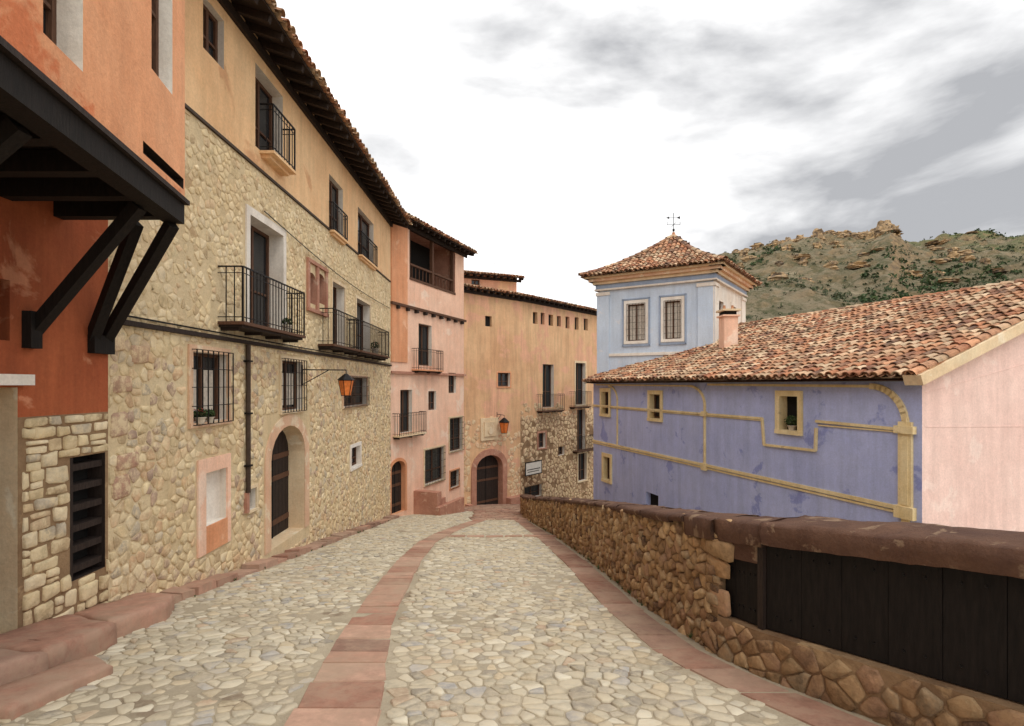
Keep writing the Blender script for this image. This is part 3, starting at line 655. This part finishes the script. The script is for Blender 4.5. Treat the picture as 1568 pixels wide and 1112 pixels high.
for fr,k in ((FT,'paleblue'),(FU,'white'),(FW,'paleblue'),(FX,'paleblue')):
    mb.fbox(fr,-.06,.5,-1,4.0,.001,.06,k); mb.fbox(fr,fr.L-.6,fr.L+.06,-1,4.0,.001,.06,k)
    mb.fbox(fr,-.1,.54,4.0,4.14,.0,.1,'white'); mb.fbox(fr,fr.L-.64,fr.L+.1,4.0,4.14,.0,.1,'white')
    for i,(z0,z1,o) in enumerate(((3.98,4.05,.14),(4.05,4.25,.1),(4.25,4.37,.2),(4.37,4.5,.34),(4.5,4.58,.48))):
        mb.fbox(fr,-o,fr.L+o,z0+dzT,z1+dzT,-.05-.003*i,o,['white','greyblue','cream','palestone','cream'][i])
for o_ in opsT:
    a,b,c,d=o_['s0']-.24,o_['s1']+.24,o_['z0']-.24,o_['z1']+.26
    for q in ((a,a+.06,c,d),(b-.06,b,c,d),(a,b,c,c+.06),(a,b,d-.06,d)): mb.fbox(FT,*q,.001,.045,'greyblue')
mb.fbox(FT,.5,FT.L-.6,1.28,1.4,.0,.05,'white')
mb.build('pilasters_and_cornice',tw_); mb=MB()
cor=[V((3.9,23.5,0)),V((8.1,21,0)),V((11.1,25,0)),V((6.9,27.5,0))]; ctr=sum(cor,V((0,0,0)))/4; ap=V((ctr.x,ctr.y,6.85))
ec=[ctr+(c-ctr)*1.24 for c in cor]
for e in ec: e.z=4.58+dzT
mb.face([e+V((0,0,-.0)) for e in ec],'wood2')
for i in range(4):
    a,b=ec[i],ec[(i+1)%4]; A=(b-a).normalized(); Nn=A.cross(ap-a).normalized(); Nn=Nn if Nn.z>0 else -Nn; B=Nn.cross(A); 
    if B.z<0:B=-B
    W=(b-a).length; af=(ap-a).dot(A); H=(ap-a).dot(B)
    def ins(x,y,W=W,af=af,H=H): return af*y/H-.02<x<W-(W-af)*y/H+.02
    flare=lambda p,bb,H=H: p-V((0,0,.22*math.sin(math.pi*min(1,max(0,bb/H)))))
    g4=4
    for q in range(g4):
        t0,t1=q/g4,(q+1)/g4
        mb.face([flare(a+(ap-a)*t0,t0*H)-V((0,0,.02)),flare(b+(ap-b)*t0,t0*H)-V((0,0,.02)),flare(b+(ap-b)*t1,t1*H)-V((0,0,.02)),flare(a+(ap-a)*t1,t1*H)-V((0,0,.02))],'mortar2')
    tiles(mb,a,A,B,Nn,W,H,ins,.2,.36,flare)
    pts=[a+(ap-a)*t-V((0,0,.22*math.sin(math.pi*t)-.06)) for t in (0,.2,.4,.6,.8,1)]
    for p,q in zip(pts[:-1],pts[1:]): ridge(mb,p,q,.12)
mb.tube(ap,ap+V((0,0,.25)),.14,'tile',8,.05,col=TP[1][:3])
mb.build('roof_tiles',tw_)
mb=MB(); p=ap+V((0,0,.2)); mb.tube(p,p+V((0,0,.95)),.014,'iron')
mb.beam(p+V((-.3,0,.4)),p+V((.3,0,.4)),.016,.016,'iron');mb.beam(p+V((0,-.3,.4)),p+V((0,.3,.4)),.016,.016,'iron')
mb.beam(p+V((-.3,0,.72)),p+V((.3,0,.72)),.012,.016,'iron'); mb.add([p+V(q) for q in ((.3,0,.66),(.3,0,.8),(.12,0,.72),(-.35,0,.72),(-.2,0,.78),(-.2,0,.66))],[(0,1,2),(3,4,5)],'iron')
mb.tube(p+V((0,0,.1)),p+V((0,0,.2)),.05,'iron',8)
for s in (-1,1): mb.tube(p+V((s*.3,0,.4)),p+V((s*.3,0,.52)),.012,'iron')
mb.build('weather_vane')
chimney('chimney',7.95,19.2,.8,2.75,.5,'pink')
# ============================================================ PARAPET
par=empty('stone_parapet_wall')
hh=lambda y: float(np.interp(y,[0,5,10,14,20],[1.27,1.24,1.13,1.0,.78]))
ptab=[];acc=0;yy=[y for y in np.arange(1.0,22.01,.1)]
for i,y in enumerate(yy):
    x=px_(y)
    if i: acc+=math.hypot(x-ptab[-1][1],y-ptab[-1][2])
    ptab.append((acc,x,y))
PS=[p[0] for p in ptab];PXX=[p[1] for p in ptab];PYY=[p[2] for p in ptab]
def pm(s,h,o): # o outwards to the street
    s=max(.01,min(PS[-1]-.01,s))
    x=float(np.interp(s,PS,PXX));y=float(np.interp(s,PS,PYY)); x2=float(np.interp(s+.15,PS,PXX));y2=float(np.interp(s+.15,PS,PYY));x1=float(np.interp(s-.15,PS,PXX));y1=float(np.interp(s-.15,PS,PYY))
    dx,dy=x2-x1,y2-y1;l=math.hypot(dx,dy);return V((x-dy/l*o,y+dx/l*o,st(0,y)+h))
sy=lambda y: float(np.interp(y,PYY,PS)); yh=lambda s: hh(float(np.interp(s,PS,PYY)))
S1=sy(4.93); Send=PS[-1]; mb=MB()
sv=list(np.arange(S1,Send,.4))+[Send]
for a,b in zip(sv[:-1],sv[1:]):
    for (o0,z0,o1,z1) in ((0,-.2,0,None),(-.5,None,-.5,-6)):
        za0=z0 if z0 is not None else yh(a)-.08;zb0=z0 if z0 is not None else yh(b)-.08;za1=z1 if z1 is not None else yh(a)-.08;zb1=z1 if z1 is not None else yh(b)-.08
        mb.face([pm(a,za0,o0),pm(b,zb0,o0),pm(b,zb1,o1),pm(a,za1,o1)],'mortar2')
mb.build('core',par)
mb=MB(); WP=[lin(186,152,112),lin(168,132,94),lin(204,172,130),lin(146,112,84),lin(174,138,108),lin(190,164,130),lin(112,88,70)]
for p,poly in cells(S1,Send,-.1,1.22,.145,.08,.42,.22,keep=lambda s,h:h<yh(s)-.1 and h>-.12):
    put_stone(mb,poly,pm,U(.01,.055),.009*U(.6,1.8),'wstone',pal(WP,[4,4,3,3,2,2,2],.7,1.1),.1)
mb.build('masonry',par,True)
def capstrip(s0,s1,oi,oo,th,step,k,seed,breaks=None):
    sv=np.arange(s0,s1+step,step); prof=[(oo-.02,-th),(oo,-th*.55),(oo-.01,-.02),(oo-.06,0),(oo-.2,.008),((oi+oo)/2,.012),(oi+.2,.008),(oi+.06,0),(oi,-.03),(oi,-th)]
    vs=[]
    for s in sv:
        for (o,z) in prof:
            n=noise.noise(V((s*2.3,o*5,z*5+seed))); n2=noise.noise(V((s*9,o*9,z*9+seed)))
            vs.append(pm(min(s,s1),yh(min(s,s1))+z+n*.022+n2*.014,o+n*.03+n2*.018))
    m=len(prof); fs=[(i*m+j,i*m+j+1,(i+1)*m+j+1,(i+1)*m+j) for i in range(len(sv)-1) for j in range(m-1)]
    fs+=[tuple(range(m)),tuple(range((len(sv)-1)*m,len(sv)*m))]
    mb.add(vs,fs,k)
mb=MB(); capstrip(.0,sy(4.3),-.6,.04,.17,.05,'cap',1)
s=sy(4.3)-.02
while s<Send-.1:
    e=min(s+U(.4,.9),Send); capstrip(s,e,-.5+U(-.03,.03),.05+U(-.02,.02),U(.07,.11) if s>S1 else .2,.07,'cap',s); s=e+.012
mb.build('cap',par,True)
mb=MB()
def pbox(s0,s1,h0,h1,o0,o1,k,hr0=None,hr1=None,step=.25):
    n=max(1,int((s1-s0)/step)); 
    for i in range(n):
        a=s0+(s1-s0)*i/n;b=s0+(s1-s0)*(i+1)/n
        mb.hexa([pm(a,h0,o0),pm(a,h0,o1),pm(b,h0,o1),pm(b,h0,o0),pm(a,h1(a) if callable(h1) else h1,o0),pm(a,h1(a) if callable(h1) else h1,o1),pm(b,h1(b) if callable(h1) else h1,o1),pm(b,h1(b) if callable(h1) else h1,o0)],k)
topf=lambda s:yh(s)-.16
pbox(0,S1,-.3,topf,-.5,-.1,'cap')
pbox(S1-.16,S1,-.2,topf,-.1,.02,'mortar2'); sp0=sy(4.33); pbox(sp0-.03,sp0+.03,.3,topf,-.1,-.02,'wood')
pbox(0,S1-.16,-.3,.36,-.1,.03,'mortar2'); 
pbox(sp0+.03,S1-.16,.9,lambda s:yh(s)-.16,-.099,-.012,'cap')
mb.build('pier_and_plinth',par)
mb=MB()
def boards(s0,s1,h0,h1f,w):
    n=max(1,int((s1-s0)/w))
    for i in range(n):
        a=s0+(s1-s0)*i/n+.002;b=s0+(s1-s0)*(i+1)/n-.002;o=-.05+U(-.004,.004)
        mb.hexa([pm(a,h0,-.1),pm(a,h0,o),pm(b,h0,o),pm(b,h0,-.1),pm(a,h1f(a),-.1),pm(a,h1f(a),o),pm(b,h1f(b),o),pm(b,h1f(b),-.1)],'black')
        for hz in (h0+.12,h1f(a)-.1):
            for t in (.3,.7):
                p=pm(a+(b-a)*t,hz,o); q=pm(a+(b-a)*t,hz,o+.01); mb.tube(p,q,.009,'iron',6)
boards(sp0+.05,S1-.17,.37,lambda s:.89,.12); boards(0,sp0-.04,.37,topf,.3)
mb.build('timber_boards',par)
mb=MB()
for p,poly in cells(0,S1,-.08,.34,.17,.1,.42,.2,keep=lambda s,h:-.1<h<.34 and s<S1-.02):
    poly=clip(poly,0,.36,0,1)
    if len(poly)>2: put_stone(mb,poly,lambda s,h,o:pm(s,h,o+.03),U(.008,.028),.007,'wstone',pal(WP,None,.55,.85),.1)
for p,poly in courses(S1-.17,S1+.02,-.05,1.05,.15,.1):
    put_stone(mb,poly,lambda s,h,o:pm(s,h,o+.02),U(.008,.02),.007,'wstone',pal(WP,None,.5,.8),.12)
mb.build('plinth_masonry',par,True)
# ============================================================ small objects
def lantern(name,c,sz,wallpt):
    mb=MB(); c=V(c); w0,w1,h=.42*sz,.7*sz,.95*sz
    def ring(w,z): return [c+V((w*.5*math.cos(a+.52),w*.5*math.sin(a+.52),z)) for a in [i*math.pi/3 for i in range(6)]]
    r0,r1,r2,r3=ring(w0,-h/2),ring(w1,h/2-.25*sz),ring(w1*1.18,h/2-.23*sz),ring(w0*.35,h/2+.05*sz)
    mb.add(r0+r1,[(i,(i+1)%6,6+(i+1)%6,6+i) for i in range(6)]+[(5,4,3,2,1,0)],'lamp')
    mb.add(r2+r3,[(i,(i+1)%6,6+(i+1)%6,6+i) for i in range(6)]+[(6,7,8,9,10,11),(5,4,3,2,1,0)],'iron')
    for i in range(6):
        mb.beam(r0[i],r1[i],.025*sz,.025*sz,'iron'); mb.beam(r0[i],r0[(i+1)%6],.03*sz,.03*sz,'iron');mb.beam(r1[i],r1[(i+1)%6],.03*sz,.03*sz,'iron')
    t=c+V((0,0,h/2+.22*sz)); mb.tube(c+V((0,0,h/2)),t,.02*sz,'iron')
    wp=V(wallpt); mb.beam(t,wp,.025,.025,'iron'); mb.beam(wp+V((0,0,-.35)),wp+V((0,0,.1)),.03,.03,'iron'); mb.beam(wp+V((0,0,-.33)),wp+(t-wp)*.6,.018,.018,'iron')
    mb.build(name)
Yl=12.0; c=V(((530-CU)/F*Yl,Yl,(HV-590)*Yl/F+.0)); lantern('wall_lantern',c,.5,(-4.58,Yl-.6,c.z+.34))
s_=FD1.s(771,.4); c=FD1.P(s_,FD1.z(771,652,.4),.45); lantern('wall_lantern',c,.8,FD1.P(s_-.1,c.z+.6,0))
mb=MB(); a,b=FD2.s(804,.3),FD2.s(829,.3); z0,z1=FD2.z(815,726,.3),FD2.z(815,708,.3); mb.fbox(FD2,a+.04,b-.04,z0,z1,.3,.33,'signw'); 
for q in ((a,b,z1,z1+.05),(a,b,z0-.05,z0),(a,a+.04,z0,z1),(b-.04,b,z0,z1)): mb.fbox(FD2,*q,.29,.34,'iron')
for s_ in (a+.15,b-.15): mb.beam(FD2.P(s_,z1+.03,0),FD2.P(s_,z1+.03,.31),.02,.02,'iron')
mb.fbox(FD2,a+.15,b-.15,z0+.25,z0+.3,.331,.334,'iron');mb.fbox(FD2,a+.2,b-.25,z0+.13,z0+.17,.331,.334,'iron')
mb.build('hanging_sign')
def pot(name,p,r,h,fol,n,flowers=False):
    mb=MB(); p=V(p); mb.tube(p,p+V((0,0,h)),r*.7,'pot',12,r); mb.tube(p+V((0,0,h*.86)),p+V((0,0,h)),r*1.1,'pot',12)
    foliage(mb,p+V((0,0,h+fol*.6)),fol,fol,fol*.8,n,.03,GR)
    if flowers: foliage(mb,p+V((0,0,h+fol)),fol,fol,fol*.6,18,.025,[(.5,.03,.03),(.6,.15,.1)])
    mb.build(name)
o=opsB[7]; pot('flower_pot',FB.P(o['s0']+.12,o['z0']-.02,.06),.07,.1,.09,150,True); pot('flower_pot',FB.P(o['s0']+.36,o['z0']-.02,.06),.055,.09,.08,120)
pot('flower_pot',FB.P(10.1,1.01,.25),.09,.15,.1,120); pot('flower_pot',FB.P(16.6,1.0,.25),.12,.16,.16,180,True)
o=opsE[0]; pot('window_plant',FE.P((o['s0']+o['s1'])/2,o['z0'],-.08),.1,.12,.17,300)
# ============================================================ HILLS
XC=[-300,0,50,90,122,156,175,190,205,213,218,221,228,246,268,294,350,450,600]; ZC=[-4,5,35,58,73,78,80,80,82,86,87,83,79,76,78,81,88,95,90]
def sst(t): t=max(0,min(1,t)); return t*t*(3-2*t)
def hz(x,y):
    xr=x*300/max(y,120) if y<420 else x*300/420
    t=(y-70)/230; base=float(np.interp(xr,XC,ZC))
    k=(.55*min(1,max(0,t))+.45*sst(t)) if t<1 else 1-.25*sst((y-300)/200)
    z=base*k+9*noise.fractal(V((x*.02,y*.02,3)),1,2,5)*min(1,max(0,t*1.5))*(0.35 if 285<y<320 else 1)
    rr=noise.fractal(V((x*.05,y*.05,9)),1,2,4)
    z+=3.4*abs(rr)*sst(t)
    z+=max(0,noise.noise(V((x*.06,y*.015,1))))*7*sst((y-265)/18)*(1-sst((y-300)/25))
    z+=1.6*(abs(noise.noise(V((x*.15,y*.15,2))))-.2)
    return z-9.4*(1-sst(t*2))
nx,ny=280,200; vs=[];
for j in range(ny):
    for i in range(nx):
        x=-60+560*i/(nx-1); y=70+400*j/(ny-1); vs.append((x,y,hz(x,y)))
me=bpy.data.meshes.new('hill'); me.from_pydata(vs,[],[(j*nx+i,j*nx+i+1,(j+1)*nx+i+1,(j+1)*nx+i) for j in range(ny-1) for i in range(nx-1)])
m,nt,b=nodes('hill_scrub',.95); v=coords(nt)
c=mix(nt,ramp(nt,noise_n(nt,v,.05,9,.75),.42,.6),lin(156,142,116),lin(124,116,90))
c=mix(nt,ramp(nt,noise_n(nt,v,.22,9,.8),.48,.56,g(0),g(.8)),c,lin(88,90,58))
c=mix(nt,ramp(nt,noise_n(nt,v,.13,9,.85),.56,.62,g(0),g(.8)),c,lin(186,170,142))
sp=N_(nt,'ShaderNodeSeparateXYZ'); nt.links.new(v,sp.inputs[0]); mr=N_(nt,'ShaderNodeMapRange'); mr.inputs[1].default_value=205; mr.inputs[2].default_value=255; nt.links.new(sp.outputs['X'],mr.inputs[0])
mm=mix(nt,1.0,ramp(nt,noise_n(nt,v,.03,6,.6),.42,.52),mr.outputs[0],'MULTIPLY'); c=mix(nt,mm,c,lin(98,116,58))
ge=N_(nt,'ShaderNodeNewGeometry'); sx=N_(nt,'ShaderNodeSeparateXYZ'); nt.links.new(ge.outputs['Normal'],sx.inputs[0])
c=mix(nt,ramp(nt,sx.outputs['Z'],.55,.84,g(.9),g(0)),c,mix(nt,ramp(nt,noise_n(nt,v,.4,8,.7),.35,.65),lin(192,160,118),lin(124,106,86)))
nt.links.new(c,b.inputs['Base Color']); bump(nt,b,noise_n(nt,v,.5,9,.8),1,2.5)
me.materials.append(m); ho=bpy.data.objects.new('hill',me); bpy.context.scene.collection.objects.link(ho)
mb=MB(); 
for _ in range(4200):
    y=U(110,300); u=U(1090,1700); x=(u-CU)/F*y
    grove=1320<u<1470 and 130<y<215
    dens=noise.noise(V((x*.03,y*.03,5)))+ (.45 if grove else 0)
    if dens<.12 and R()<.72: continue
    s=U(.35,1.0)*(1.6 if dens>.35 else 1); z=hz(x,y)
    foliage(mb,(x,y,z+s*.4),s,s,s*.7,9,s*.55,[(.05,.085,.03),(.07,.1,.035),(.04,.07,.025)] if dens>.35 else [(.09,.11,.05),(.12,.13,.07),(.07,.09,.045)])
mb.build('hillside_shrubs')
mb=MB()
M['rock']=plaster('cliff_rock',lin(196,164,122),lin(152,130,104),lin(118,102,86),.25,.52,.8,1)
def rock(x,y,z,a,b,h):
    n=12;m=8;vs=[];sd=U(0,99)
    for j in range(m+1):
        for i in range(n):
            t=2*math.pi*i/n; k=(1-.3*(j/m)**3)*(1+.6*noise.noise(V((math.cos(t)*1.8+sd,math.sin(t)*1.8,j*.5)))+.12*math.copysign(1,noise.noise(V((sd,j*1.7,0)))))
            vs.append((x+a*k*math.cos(t),y+b*k*math.sin(t),z+h*j/m+.25*h*noise.noise(V((t,sd,j)))*j/m))
    mb.add(vs,[(j*n+i,j*n+(i+1)%n,(j+1)*n+(i+1)%n,(j+1)*n+i) for j in range(m) for i in range(n)]+[tuple(range(m*n,m*n+n))],'rock')
for u0,u1,n,hh_ in ((1325,1372,16,9),(1195,1255,18,7),(1120,1320,40,4.5),(1380,1560,16,3),(1120,1300,24,3.6),(1180,1500,34,2.4)):
    for i in range(n):
        u=U(u0,u1); y=U(268,294) if hh_>3.7 else U(170,290); x=(u-CU)/F*y; h=hh_*U(.5,1.1); rock(x,y,hz(x,y)-h*.5,U(1.2,3.6),U(1.5,3.5),h)
mb.build('rock_outcrop')
# ============================================================ LIGHT / SKY / CAMERA
sc=bpy.context.scene
w=bpy.data.worlds.new('World'); sc.world=w; w.use_nodes=True; nt=w.node_tree; bg=nt.nodes['Background']; bg.inputs['Strength'].default_value=.1
EL,AZ=58,150   # azimuth clockwise from +Y
sky=N_(nt,'ShaderNodeTexSky',sky_type='NISHITA'); sky.sun_disc=False; sky.sun_elevation=math.radians(EL); sky.sun_rotation=math.radians(AZ)
tc=N_(nt,'ShaderNodeTexCoord'); mpn=N_(nt,'ShaderNodeMapping'); mpn.inputs['Scale'].default_value=(1,1,2.8); mpn.inputs['Location'].default_value=(.3,.1,.2); nt.links.new(tc.outputs['Generated'],mpn.inputs['Vector'])
f=noise_n(nt,mpn.outputs['Vector'],1.9,9,.52,.25)
cl=ramp(nt,f,.34,.64,(.24,.243,.252,1),(1.0,.99,.975,1))
vm=N_(nt,'ShaderNodeVectorMath',operation='SCALE'); vm.inputs['Scale'].default_value=21; nt.links.new(cl,vm.inputs[0])
nt.links.new(mix(nt,.95,sky.outputs[0],vm.outputs[0]),bg.inputs['Color'])
sl=bpy.data.lights.new('sun','SUN'); sl.energy=1.5; sl.angle=math.radians(35); sl.color=(1,.94,.84); so=bpy.data.objects.new('sun',sl); sc.collection.objects.link(so)
e,a=math.radians(EL),math.radians(AZ); d=V((math.sin(a)*math.cos(e),math.cos(a)*math.cos(e),math.sin(e))); so.rotation_euler=d.to_track_quat('Z','Y').to_euler()
cam=bpy.data.cameras.new('camera'); co=bpy.data.objects.new('camera',cam); sc.collection.objects.link(co); cam.sensor_width=36; cam.lens=F/1568*36; cam.shift_y=34/1568
co.rotation_euler=(math.pi/2,0,0); cam.clip_end=5000; cam.clip_start=.05; sc.camera=co
sc.view_settings.view_transform='Standard'; sc.view_settings.look='None'; sc.view_settings.exposure=0
